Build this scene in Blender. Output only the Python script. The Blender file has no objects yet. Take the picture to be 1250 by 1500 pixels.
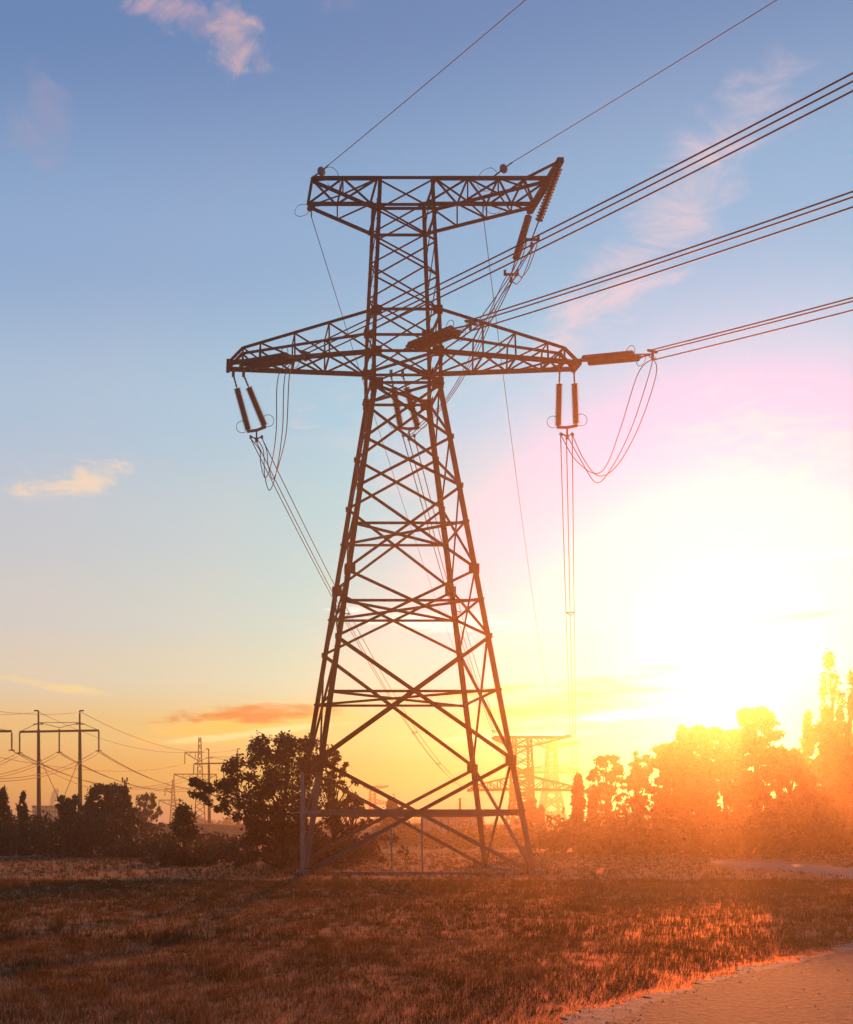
import bpy, math, random
import numpy as np
from mathutils import Vector

R = math.radians
SC = bpy.context.scene
COL = SC.collection
random.seed(7)
rng = np.random.default_rng(11)

# ------------------------------------------------------------------ camera
FPX, CX, HY, HC = 2000.0, 295.0, 1215.0, 1.8       # focal length and principal point measured on the photograph
cd = bpy.data.cameras.new('camera')
cam = bpy.data.objects.new('camera', cd); COL.objects.link(cam)
cd.sensor_fit = 'VERTICAL'; cd.sensor_height = 36.0; cd.lens = 36.0 * FPX / 1500.0
cd.shift_x = (625.0 - CX) / 1500.0
cd.shift_y = (HY - 750.0) / 1500.0
cd.clip_start = 0.1; cd.clip_end = 5000.0
cam.location = (0, 0, HC); cam.rotation_euler = (R(90), 0, 0)
SC.camera = cam

# ------------------------------------------------------------------ light
SUN_AZ = math.atan((1066.0 - CX) / FPX)             # to the right of +Y
SUN_EL = R(7.0)
sun_dir = Vector((math.sin(SUN_AZ) * math.cos(SUN_EL), math.cos(SUN_AZ) * math.cos(SUN_EL), math.sin(SUN_EL)))
VIS_EL = R(5.35)
vis_dir = Vector((math.sin(SUN_AZ) * math.cos(VIS_EL), math.cos(SUN_AZ) * math.cos(VIS_EL), math.sin(VIS_EL)))
ld = bpy.data.lights.new('sun', 'SUN'); lo = bpy.data.objects.new('sun', ld); COL.objects.link(lo)
ld.energy = 2.35; ld.angle = R(0.5); ld.color = (1.0, 0.26, 0.055)
lo.rotation_euler = sun_dir.to_track_quat('Z', 'Y').to_euler()
lo.location = sun_dir * 600

SC.view_settings.view_transform = 'Standard'; SC.view_settings.look = 'None'
SC.view_settings.gamma = 1.0; SC.view_settings.use_curve_mapping = False
SC.view_settings.exposure = 1.0
SC.cycles.use_denoising = True
try: SC.cycles.denoiser = 'OPENIMAGEDENOISE'
except Exception: pass
SC.cycles.max_bounces = 5; SC.cycles.diffuse_bounces = 2; SC.cycles.glossy_bounces = 2
SC.cycles.transmission_bounces = 3; SC.cycles.volume_bounces = 0

world = bpy.data.worlds.new("World"); SC.world = world; world.use_nodes = True

class NG:
    """small helper to write node graphs"""
    def __init__(s, tree): s.t = tree; s.n = tree.nodes; s.l = tree.links
    def new(s, kind, **kw):
        n = s.n.new(kind)
        for k, v in kw.items(): setattr(n, k, v)
        return n
    def put(s, sock, v):
        if hasattr(v, 'is_linked') or isinstance(v, bpy.types.NodeSocket): s.l.new(v, sock)
        else: sock.default_value = v
    def m(s, op, a, b=0.0, c=0.0, clamp=False):
        n = s.new('ShaderNodeMath', operation=op, use_clamp=clamp)
        for i, v in enumerate((a, b, c)): s.put(n.inputs[i], v)
        return n.outputs[0]
    def mix(s, f, a, b, mode='MIX'):
        n = s.new('ShaderNodeMix', data_type='RGBA', blend_type=mode)
        s.put(n.inputs[0], f); s.put(n.inputs[6], a); s.put(n.inputs[7], b)
        return n.outputs[2]
    def step(s, v, lo, hi, a=0.0, b=1.0):
        n = s.new('ShaderNodeMapRange', interpolation_type='SMOOTHSTEP')
        s.put(n.inputs[0], v)
        for i, q in enumerate((lo, hi, a, b)): s.put(n.inputs[i + 1], q)
        return n.outputs[0]
    def scale(s, col, f):
        n = s.new('ShaderNodeVectorMath', operation='SCALE'); s.put(n.inputs[0], col); s.put(n.inputs[3], f)
        return n.outputs[0]
    def add(s, a, b):
        n = s.new('ShaderNodeVectorMath', operation='ADD'); s.put(n.inputs[0], a); s.put(n.inputs[1], b)
        return n.outputs[0]

def lin(r, g, b):
    f = lambda c: c / 12.92 if c <= 0.04045 else ((c + 0.055) / 1.055) ** 2.4
    return tuple(f(v / 255.0) for v in (r, g, b))

def build_world():
    t = world.node_tree; t.nodes.clear(); g = NG(t)
    out = g.new('ShaderNodeOutputWorld'); bg = g.new('ShaderNodeBackground')
    bg.inputs[1].default_value = 0.1
    t.links.new(bg.outputs[0], out.inputs[0])
    sky = g.new('ShaderNodeTexSky'); sky.sky_type = 'NISHITA'; sky.sun_disc = False
    sky.sun_elevation = SUN_EL; sky.sun_rotation = SUN_AZ; sky.air_density = 1.2; sky.dust_density = 2.5
    tc = g.new('ShaderNodeTexCoord'); sep = g.new('ShaderNodeSeparateXYZ')
    t.links.new(tc.outputs['Generated'], sep.inputs[0])
    x, y, z = sep.outputs
    el = g.m('ARCSINE', z); az = g.m('ARCTAN2', x, y)
    # elevation ramp of a clear evening sky (degrees, sRGB)
    ramp = g.new('ShaderNodeValToRGB'); ramp.color_ramp.interpolation = 'EASE'
    stops = [(-4, (120, 80, 70)), (0.4, (226, 146, 104)), (2.2, (246, 178, 92)), (4.2, (246, 202, 130)), (6.4, (230, 215, 192)),
             (9.0, (215, 211, 208)), (12.5, (202, 206, 214)), (17.0, (178, 199, 222)), (23.0, (146, 175, 213)),
             (31.0, (106, 138, 186)), (45.0, (84, 112, 160))]
    lo_e, hi_e = -5.0, 45.0
    cr = ramp.color_ramp
    while len(cr.elements) < len(stops): cr.elements.new(0.5)
    for e_, (d, c) in zip(cr.elements, stops):
        e_.position = (d - lo_e) / (hi_e - lo_e); e_.color = (*lin(*c), 1)
    t.links.new(g.m('DIVIDE', g.m('SUBTRACT', el, R(lo_e)), R(hi_e - lo_e)), ramp.inputs[0])
    col = ramp.outputs[0]
    # angle to the sun
    dp = g.new('ShaderNodeVectorMath', operation='DOT_PRODUCT')
    t.links.new(tc.outputs['Generated'], dp.inputs[0]); dp.inputs[1].default_value = vis_dir
    ang = g.m('ARCCOSINE', g.m('MINIMUM', dp.outputs['Value'], 0.999999))
    # the sky away from the sun is darker
    back = g.step(dp.outputs['Value'], -0.5, 0.80, 0.20, 1.0)
    col = g.scale(col, back)
    tint = g.new('ShaderNodeValToRGB'); tr = tint.color_ramp; tr.interpolation = 'LINEAR'
    tst = [(0, (.40, .50, 1.1)), (7, (.28, .50, 1.38)), (9.5, (.22, .74, 1.40)), (13, (.20, 1.06, 1.24)), (17, (.42, 1.12, 1.16)), (21, (.76, 1.09, 1.10)), (28, (.96, 1.04, 1.06)), (40, (.95, 1.0, 1.04))]
    while len(tr.elements) < len(tst): tr.elements.new(0.5)
    for e_, (d_, c_) in zip(tr.elements, tst): e_.position = d_ / 40.0; e_.color = (*c_, 1)
    t.links.new(g.m('DIVIDE', ang, R(40)), tint.inputs[0])
    # sky near the sun coloured bluer, to offset the orange that the haze adds
    col = g.mix(1.0, col, tint.outputs[0], 'MULTIPLY')
    # clouds: noise-broken patches in azimuth / elevation
    ae = g.new('ShaderNodeCombineXYZ'); t.links.new(az, ae.inputs[0]); t.links.new(el, ae.inputs[1])
    def cloud(px, py, wx, wy, rot, ctint, amount, nscale, stretch, lo, hi, seed, gain=1.0):
        nonlocal col
        u, v = (px - CX) / FPX, (HY - py) / FPX
        a = math.atan(u); e = math.atan(v * math.cos(a))
        mp = g.new('ShaderNodeMapping', vector_type='TEXTURE')
        t.links.new(ae.outputs[0], mp.inputs[0])
        mp.inputs[1].default_value = (a, e, 0); mp.inputs[2].default_value = (0, 0, R(rot))
        mp.inputs[3].default_value = (wx / FPX, wy / FPX, 1)
        ln = g.new('ShaderNodeVectorMath', operation='LENGTH'); t.links.new(mp.outputs[0], ln.inputs[0])
        msk = g.step(ln.outputs['Value'], 0.0, 1.0, 1.0, 0.0)
        mp2 = g.new('ShaderNodeMapping'); t.links.new(ae.outputs[0], mp2.inputs[0])
        mp2.inputs[1].default_value = (seed, seed * 0.37, seed * 1.7); mp2.inputs[2].default_value = (0, 0, R(-rot))
        mp2.inputs[3].default_value = (nscale, nscale * stretch, 1)
        no = g.new('ShaderNodeTexNoise'); t.links.new(mp2.outputs[0], no.inputs['Vector'])
        no.inputs['Scale'].default_value = 1.0; no.inputs['Detail'].default_value = 7.0
        no.inputs['Roughness'].default_value = 0.62; no.inputs['Distortion'].default_value = 0.7
        v = g.m('ADD', no.outputs['Fac'], g.m('MULTIPLY', g.m('SUBTRACT', msk, 1.0), 0.40))
        f = g.m('MULTIPLY', g.step(v, lo + 0.03, hi + 0.08, 0.0, amount), g.step(msk, 0.02, 0.45))
        col = g.mix(f, col, (*[c_ * gain for c_ in lin(*ctint)], 1))
    # broad thin veils
    cloud(60, 180, 120, 160, -15, (186, 168, 192), 0.5, 22, 1.2, 0.30, 0.72, 3.1)
    cloud(280, 24, 190, 46, -12, (222, 180, 190), 0.8, 30, 2.0, 0.22, 0.6, 8.3)
    cloud(345, 60, 95, 100, -28, (240, 196, 190), 0.85, 34, 1.2, 0.22, 0.62, 5.2)
    cloud(440, 630, 80, 60, 35, (240, 214, 210), 0.55, 44, 2.4, 0.34, 0.62, 6.6)
    cloud(110, 706, 200, 46, 10, (252, 226, 200), 0.95, 44, 2.4, 0.23, 0.54, 9.4)
    cloud(520, 5, 130, 30, 0, (176, 160, 190), 0.5, 26, 2.0, 0.3, 0.65, 14.2)
    cloud(980, 320, 420, 110, 44, (240, 214, 222), 0.75, 14, 3.0, 0.20, 0.6, 2.2)
    cloud(1150, 640, 330, 150, -18, (250, 230, 228), 0.55, 18, 3.4, 0.3, 0.66, 4.7)
    cloud(560, 640, 420, 240, 18, (232, 222, 228), 0.45, 10, 2.4, 0.28, 0.7, 12.7)
    # orange bar and its bright lower rim left of the pylon
    cloud(350, 1062, 330, 50, 6, (255, 214, 100), 1.0, 22, 6.0, 0.24, 0.46, 1.4)
    cloud(375, 1046, 240, 26, 3, (204, 120, 56), 1.0, 26, 5.0, 0.18, 0.42, 7.7)
    cloud(390, 1072, 260, 10, 6, (255, 244, 170), 1.0, 12, 4.0, 0.15, 0.35, 3.9)
    cloud(60, 1002, 190, 13, -8, (255, 232, 170), 0.9, 20, 6.0, 0.22, 0.45, 2.9)
    # yellow and white streaks near the sun
    for i, (px, py, w, h, r, tn, am) in enumerate([
            (640, 910, 260, 30, -6, (250, 240, 226), 0.7), (900, 1015, 300, 24, 6, (225, 190, 90), 0.9),
            (780, 1040, 320, 24, 4, (235, 200, 110), 0.9), (930, 1045, 260, 15, 5, (255, 255, 235), 1.0),
            (700, 1015, 210, 16, 5, (250, 205, 100), 0.8), (960, 985, 330, 26, 7, (235, 205, 110), 0.8),
            (800, 1075, 280, 13, 3, (255, 250, 200), 0.9), (1130, 820, 220, 14, 2, (255, 255, 248), 0.9),
            (1150, 905, 260, 22, 5, (230, 220, 160), 0.7)]):
        cloud(px, py, w, h, r, tn, am, 20, 8.0, 0.24, 0.48, 10.3 + 3.3 * i, 1.6 if tn[2] > 195 else 0.8)
    # the sun's own glare in the air above the haze
    g2 = g.m('POWER', 2.71828, g.m('MULTIPLY', ang, -1.0 / R(1.2)))
    col = g.add(col, g.scale((1.4, 1.2, 0.9), g2))
    nish = g.scale(sky.outputs[0], 0.05)
    col = g.mix(0.10, col, nish)
    t.links.new(g.scale(col, 5.0), bg.inputs[0])
build_world()

# ------------------------------------------------------------------ materials
def mat(name, c1, c2=None, rough=0.7, scale=4.0, metal=0.0, bump=0.0, spec=0.4, detail=6.0, translucent=0.0):
    m = bpy.data.materials.new(name); m.use_nodes = True
    t = m.node_tree; g = NG(t); bs = t.nodes['Principled BSDF']
    tc = g.new('ShaderNodeTexCoord')
    no = g.new('ShaderNodeTexNoise'); no.inputs['Scale'].default_value = scale; no.inputs['Detail'].default_value = detail
    t.links.new(tc.outputs['Object'], no.inputs['Vector'])
    f = g.step(no.outputs['Fac'], 0.34, 0.66)
    col = g.mix(f, (*c1, 1), (*(c2 or c1), 1))
    t.links.new(col, bs.inputs['Base Color'])
    bs.inputs['Roughness'].default_value = rough; bs.inputs['Metallic'].default_value = metal
    bs.inputs['Specular IOR Level'].default_value = spec
    if bump:
        b = g.new('ShaderNodeBump'); b.inputs['Strength'].default_value = bump; b.inputs['Distance'].default_value = 0.03
        t.links.new(no.outputs['Fac'], b.inputs['Height']); t.links.new(b.outputs[0], bs.inputs['Normal'])
    if translucent:
        tr = g.new('ShaderNodeBsdfTranslucent'); t.links.new(col, tr.inputs[0])
        mx = g.new('ShaderNodeMixShader'); mx.inputs[0].default_value = translucent
        t.links.new(bs.outputs[0], mx.inputs[1]); t.links.new(tr.outputs[0], mx.inputs[2])
        t.links.new(mx.outputs[0], t.nodes['Material Output'].inputs[0])
    return m

def foot_haze(m, z0, z1, c):
    """pale haze over the lowest metres of the pylon, put into the steel colour"""
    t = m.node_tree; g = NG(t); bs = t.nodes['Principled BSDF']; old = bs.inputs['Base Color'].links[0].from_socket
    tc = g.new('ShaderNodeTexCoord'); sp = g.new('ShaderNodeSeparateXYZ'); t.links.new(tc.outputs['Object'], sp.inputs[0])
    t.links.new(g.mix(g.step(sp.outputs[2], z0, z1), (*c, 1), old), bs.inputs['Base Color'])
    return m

M = dict(
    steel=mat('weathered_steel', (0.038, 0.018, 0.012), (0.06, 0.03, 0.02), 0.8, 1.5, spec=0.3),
    galv=mat('galvanised_steel', (0.42, 0.40, 0.40), (0.55, 0.52, 0.52), 0.5, 3.0, spec=0.5),
    insul=mat('brown_porcelain', (0.10, 0.045, 0.03), (0.16, 0.075, 0.045), 0.3, 5.0, spec=0.5),
    glass=mat('pale_glass_disc', (0.30, 0.24, 0.24), (0.42, 0.36, 0.36), 0.3, 5.0),
    wire=mat('aluminium_wire', (0.13, 0.085, 0.07), (0.18, 0.12, 0.10), 0.6, 1.0),
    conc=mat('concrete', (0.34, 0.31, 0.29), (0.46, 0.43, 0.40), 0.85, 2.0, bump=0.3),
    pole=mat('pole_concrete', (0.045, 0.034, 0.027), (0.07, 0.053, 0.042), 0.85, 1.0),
    bark=mat('bark', (0.07, 0.045, 0.03), (0.11, 0.075, 0.05), 0.9, 6.0, bump=0.5),
    leaf_a=mat('leaf_dark', (0.035, 0.03, 0.012), (0.075, 0.055, 0.02), 0.6, 0.9, translucent=0.3),
    leaf_b=mat('leaf_olive', (0.05, 0.05, 0.018), (0.10, 0.085, 0.03), 0.6, 0.9, translucent=0.3),
    leaf_c=mat('leaf_autumn', (0.09, 0.055, 0.02), (0.15, 0.095, 0.03), 0.6, 0.7, translucent=0.3),
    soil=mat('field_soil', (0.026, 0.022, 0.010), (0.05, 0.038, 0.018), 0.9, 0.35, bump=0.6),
    grass=mat('dry_grass', (0.085, 0.055, 0.017), (0.17, 0.10, 0.034), 0.8, 0.25, spec=0.05, translucent=0.5),
    sand=mat('pale_sand', (0.26, 0.19, 0.145), (0.40, 0.31, 0.24), 0.8, 4.0, bump=0.3, spec=0.12),
    road=mat('worn_asphalt', (0.085, 0.06, 0.048), (0.20, 0.145, 0.115), 0.8, 11.0, bump=0.5, spec=0.10, detail=9.0),
    wall=mat('building_wall', (0.20, 0.16, 0.15), (0.27, 0.22, 0.2), 0.8, 0.4),
    roof=mat('building_roof', (0.10, 0.08, 0.075), (0.14, 0.11, 0.10), 0.8, 0.4),
    pane=mat('pale_window', (0.55, 0.55, 0.62), (0.7, 0.7, 0.76), 0.25, 0.5),
)

def glow_sheen(m, col, amount, rough):
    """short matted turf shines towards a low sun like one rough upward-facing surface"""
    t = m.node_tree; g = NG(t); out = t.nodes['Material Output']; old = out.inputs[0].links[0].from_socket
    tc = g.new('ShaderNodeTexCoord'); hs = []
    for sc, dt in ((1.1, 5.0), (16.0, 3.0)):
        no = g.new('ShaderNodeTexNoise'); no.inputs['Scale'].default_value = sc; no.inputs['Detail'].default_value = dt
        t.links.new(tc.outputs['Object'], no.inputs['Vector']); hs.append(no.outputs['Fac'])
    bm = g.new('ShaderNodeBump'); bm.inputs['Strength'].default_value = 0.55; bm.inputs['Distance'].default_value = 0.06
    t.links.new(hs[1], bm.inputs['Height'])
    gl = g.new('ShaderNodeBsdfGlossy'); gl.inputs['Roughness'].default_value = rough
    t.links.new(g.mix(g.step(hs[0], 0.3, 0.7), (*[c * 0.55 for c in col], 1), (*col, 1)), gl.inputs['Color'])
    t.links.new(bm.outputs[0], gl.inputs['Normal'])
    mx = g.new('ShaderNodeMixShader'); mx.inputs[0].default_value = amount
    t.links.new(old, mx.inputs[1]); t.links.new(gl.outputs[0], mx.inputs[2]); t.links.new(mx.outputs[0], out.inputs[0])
glow_sheen(M['soil'], (0.90, 0.38, 0.14), 0.58, 0.64)  # orange glow over the field, put into the soil's gloss colour

foot_haze(M['steel'], 3.5, 4.3, (0.30, 0.23, 0.21))  # hazy paleness low on the pylon is mixed into the base colour

# ------------------------------------------------------------------ mesh helpers
def tag(o, label=None, cat=None, group=None, kind=None):
    if label: o['label'] = label
    if cat: o['category'] = cat
    if group: o['group'] = group
    if kind: o['kind'] = kind
    return o

def empty(name, loc, label, cat, group=None):
    o = bpy.data.objects.new(name, None); COL.objects.link(o); o.location = loc
    o.empty_display_size = 0.3
    return tag(o, label, cat, group)

class MB:
    def __init__(s): s.v = []; s.f = []
    def poly(s, pts, faces):
        n = len(s.v); s.v += [tuple(p) for p in pts]; s.f += [tuple(i + n for i in f) for f in faces]
    def box(s, a, b):
        (x0, y0, z0), (x1, y1, z1) = a, b
        s.poly([(x0, y0, z0), (x1, y0, z0), (x1, y1, z0), (x0, y1, z0), (x0, y0, z1), (x1, y0, z1), (x1, y1, z1), (x0, y1, z1)],
               [(3, 2, 1, 0), (4, 5, 6, 7), (0, 1, 5, 4), (1, 2, 6, 5), (2, 3, 7, 6), (3, 0, 4, 7)])
    def bar(s, p, q, w, h=None, up=(0, 0, 1), w2=None):
        p, q = Vector(p), Vector(q); d = q - p
        if d.length < 1e-5: return
        d.normalize(); u = Vector(up)
        if abs(d.dot(u)) > 0.97: u = Vector((0, 1, 0))
        a = d.cross(u).normalized(); b = a.cross(d).normalized()
        h = w if h is None else h; k = 1.0 if w2 is None else w2 / w
        pts = []
        for c, sc in ((p, 1.0), (q, k)):
            for i, j in ((-1, -1), (1, -1), (1, 1), (-1, 1)): pts.append(c + a * (i * w * sc / 2) + b * (j * h * sc / 2))
        s.poly(pts, [(0, 1, 2, 3), (7, 6, 5, 4), (0, 4, 5, 1), (1, 5, 6, 2), (2, 6, 7, 3), (3, 7, 4, 0)])
    def angle(s, p, q, w, th, u, v):
        """L-profile with its corner on the line p-q and flanges along u and v"""
        p, q, u, v = Vector(p), Vector(q), Vector(u), Vector(v)
        prof = [(0, 0), (w, 0), (w, th), (th, th), (th, w), (0, w)]
        pts = [c + u * a + v * b for c in (p, q) for a, b in prof]
        s.poly(pts, [(5, 4, 3, 0), (3, 2, 1, 0), (6, 9, 10, 11), (6, 7, 8, 9)] + [(i, (i + 1) % 6, 6 + (i + 1) % 6, 6 + i) for i in range(6)])
    def tube(s, pts, r, n=6, r2=None):
        pts = [Vector(p) for p in pts]; N = len(pts); ring = []
        ref = Vector((0, 0, 1))
        for i, p in enumerate(pts):
            d = (pts[min(i + 1, N - 1)] - pts[max(i - 1, 0)]).normalized()
            u = ref if abs(d.dot(ref)) < 0.95 else Vector((1, 0, 0))
            a = d.cross(u).normalized(); b = a.cross(d)
            rr = r if r2 is None else r + (r2 - r) * i / (N - 1)
            ring += [p + (a * math.cos(6.2832 * k / n) + b * math.sin(6.2832 * k / n)) * rr for k in range(n)]
        f = [(i * n + k, i * n + (k + 1) % n, (i + 1) * n + (k + 1) % n, (i + 1) * n + k) for i in range(N - 1) for k in range(n)]
        f += [tuple(range(n))[::-1], tuple(range((N - 1) * n, N * n))]
        s.poly(ring, f)
    def lathe(s, p, q, prof, n=12):
        """prof: (t along p-q in 0..1, radius)"""
        p, q = Vector(p), Vector(q); d = (q - p).normalized()
        u = Vector((0, 0, 1)) if abs(d.z) < 0.9 else Vector((1, 0, 0))
        a = d.cross(u).normalized(); b = a.cross(d); ring = []
        for t, r in prof:
            ring += [p.lerp(q, t) + (a * math.cos(6.2832 * k / n) + b * math.sin(6.2832 * k / n)) * max(r, 1e-3) for k in range(n)]
        N = len(prof)
        f = [(i * n + k, i * n + (k + 1) % n, (i + 1) * n + (k + 1) % n, (i + 1) * n + k) for i in range(N - 1) for k in range(n)]
        f += [tuple(range(n))[::-1], tuple(range((N - 1) * n, N * n))]
        s.poly(ring, f)
    def torus(s, c, nrm, Rr, r, n=28, arc=1.0, m=5):
        c, nrm = Vector(c), Vector(nrm).normalized()
        u = Vector((0, 0, 1)) if abs(nrm.z) < 0.9 else Vector((1, 0, 0))
        a = nrm.cross(u).normalized(); b = a.cross(nrm)
        s.tube([c + (a * math.cos(6.2832 * arc * i / n) + b * math.sin(6.2832 * arc * i / n)) * Rr for i in range(n + 1)], r, m)
    def build(s, name, m, parent=None, smooth=False):
        o0 = parent_world(parent) if parent else Vector((0, 0, 0))
        me = bpy.data.meshes.new(name)
        me.from_pydata([(v[0] - o0.x, v[1] - o0.y, v[2] - o0.z) for v in s.v], [], s.f)
        me.materials.append(m); me.update()
        if smooth:
            for p in me.polygons: p.use_smooth = True
        o = bpy.data.objects.new(name, me); COL.objects.link(o)
        if parent: o.parent = parent
        return o

def parent_world(p):
    v = Vector(p.location); q = p.parent
    while q: v = v + Vector(q.location); q = q.parent
    return v

def quick_mesh(name, V, F, m, parent=None):
    """big meshes from numpy arrays; F is (n, k)"""
    V = np.asarray(V, dtype=np.float32); F = np.asarray(F, dtype=np.int32)
    if parent: V = V - np.array(parent_world(parent), dtype=np.float32)
    me = bpy.data.meshes.new(name); k = F.shape[1]
    me.vertices.add(len(V)); me.vertices.foreach_set('co', V.ravel())
    me.loops.add(F.size); me.loops.foreach_set('vertex_index', F.ravel())
    me.polygons.add(len(F)); me.polygons.foreach_set('loop_start', np.arange(0, F.size, k, dtype=np.int32))
    me.materials.append(m); me.update(calc_edges=True); me.validate()
    o = bpy.data.objects.new(name, me); COL.objects.link(o)
    if parent: o.parent = parent
    return o

def P(px, py, D):
    """the world point at depth D that was measured at photo position px, py"""
    return Vector(((px - CX) * D / FPX, D, HC + (HY - py) * D / FPX))
def G(px, py):
    D = FPX * HC / (py - HY); return Vector(((px - CX) * D / FPX, D, 0.0))

# ------------------------------------------------------------------ ground, roads, banks
def sheet(name, pts, z, m, label=None):
    me = bpy.data.meshes.new(name); me.from_pydata([(p[0], p[1], z) for p in pts], [], [tuple(range(len(pts)))])
    me.materials.append(m); me.update()
    o = bpy.data.objects.new(name, me); COL.objects.link(o); o['kind'] = 'structure'
    return o
GX0, GX1, GY0, GY1 = -210.0, 340.0, -60.0, 455.0
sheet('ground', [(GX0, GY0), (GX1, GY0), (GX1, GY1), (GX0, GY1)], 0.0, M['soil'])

def ragged(pts, amp, n=10, seed=1):
    """break a polyline into short steps with an uneven side (several octaves of value noise)"""
    r = random.Random(seed); N = n * (len(pts) - 1) + 1; off = [0.0] * N; cell = 9.0; am = amp
    while cell > 0.8:
        vals = [r.uniform(-1, 1) for _ in range(int(N / cell) + 3)]
        for i in range(N):
            u = i / cell; k = int(u); f = u - k; f = f * f * (3 - 2 * f); off[i] += am * (vals[k] * (1 - f) + vals[k + 1] * f)
        cell /= 2.2; am *= 0.6
    out = []; q = 0
    for a, b in zip(pts[:-1], pts[1:]):
        a, b = Vector((a[0], a[1], 0)), Vector((b[0], b[1], 0)); nrm = Vector((-(b - a).y, (b - a).x, 0)).normalized()
        for i in range(n): out.append(a.lerp(b, i / n) + nrm * off[q]); q += 1
    out.append(Vector((pts[-1][0], pts[-1][1], 0)))
    return out
edge = [Vector((0.9, 9.2, 0)), Vector((3.69, 12.63, 0)), Vector((5.29, 15.0, 0)), Vector((6.9, 17.1, 0)), Vector((9.7, 20.3, 0)), Vector((15.5, 26.0, 0)), Vector((26, 35, 0)), Vector((44, 47, 0))]
re = ragged(edge, 0.07, 40, 3)
sheet('road', [tuple(p) for p in re] + [(52, 41), (34, 27), (22, 16), (13, 7.0), (7, 0), (-2, -8), (-8, -3)], 0.012, M['road'])
def band(name, centre, w0, w1, z, m, seed, amp, n=14):
    a = ragged(centre, amp, n, seed); b = ragged(centre, amp, n, seed + 1); N = len(a)
    c0 = ragged(centre, 0.0, n, seed)                    # smooth side directions, so that the band never folds over itself
    nr = [Vector((-(c0[min(i + 6, N - 1)] - c0[max(i - 6, 0)]).y, (c0[min(i + 6, N - 1)] - c0[max(i - 6, 0)]).x, 0)).normalized() for i in range(N)]
    dl = [(a[i] - c0[i]).dot(nr[i]) for i in range(N)]; dr = [(b[i] - c0[i]).dot(nr[i]) for i in range(N)]
    a = [c0[i] + nr[i] * max(dl[i], -w0 * 0.9) for i in range(N)]; b = [c0[i] + nr[i] * min(dr[i], w1 * 0.9) for i in range(N)]
    L = [a[i] + nr[i] * w0 for i in range(N)]; Rr = [b[i] - nr[i] * w1 for i in range(N)]
    V = [(p.x, p.y, z) for p in L] + [(p.x, p.y, z) for p in Rr]
    F = [(i, i + 1, N + i + 1, N + i) for i in range(N - 1)]
    me = bpy.data.meshes.new(name); me.from_pydata(V, [], F); me.materials.append(m); me.update()
    o = bpy.data.objects.new(name, me); COL.objects.link(o); o['kind'] = 'structure'
    return o
band('road_verge', edge, 0.26, 0.15, 0.008, M['sand'], 21, 0.22, 40)
band('dirt_track', [G(1030, 1262), G(1090, 1264), G(1150, 1268), G(1210, 1274), G(1270, 1281), G(1350, 1289)], 1.6, 2.2, 0.006, M['sand'], 31, 0.5, 24)
band('path', [(-40, 82), (-20, 84), (-12.6, 86), (-8, 92), (-4.6, 103), (3, 106), (10, 104)], 0.7, 0.7, 0.006, M['sand'], 41, 0.1, 8)
kb = MB()
for a, b in zip([(-40, 81), (-20, 83), (-12.6, 85), (-8, 91)], [(-20, 83), (-12.6, 85), (-8, 91), (-4.6, 102)]):
    kb.bar((a[0], a[1], 0.06), (b[0], b[1], 0.06), 0.14, 0.14)
tag(kb.build('kerb', M['conc']), kind='structure')

def mound(name, pts, width, height, m):
    """long earth bank along pts"""
    prof = [(-1, 0), (-0.55, 0.6), (-0.3, 0.95), (0, 1), (0.3, 0.95), (0.55, 0.6), (1, 0)]
    r = random.Random(5); V = []; F = []; n = len(prof); pp = []
    for a, b in zip(pts[:-1], pts[1:]):
        for i in range(14): pp.append(Vector((*a, 0)).lerp(Vector((*b, 0)), i / 14))
    for i, c in enumerate(pp):
        hh = height * (0.93 + 0.14 * r.random())
        e = min(1.0, i / 5.0, (len(pp) - 1 - i) / 5.0)
        for s, k in prof: V.append((c.x + r.uniform(-.3, .3), c.y + s * width, max(-0.2, k * hh * e - 0.05)))
    for i in range(len(pp) - 1):
        for k in range(n - 1): F.append((i * n + k, i * n + k + 1, (i + 1) * n + k + 1, (i + 1) * n + k))
    me = bpy.data.meshes.new(name); me.from_pydata(V, [], F); me.materials.append(m); me.update()
    o = bpy.data.objects.new(name, me); COL.objects.link(o); o['kind'] = 'structure'
mound('embankment', [(-70, 215), (0, 208), (60, 214), (150, 235)], 11, 2.7, M['soil'])

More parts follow.
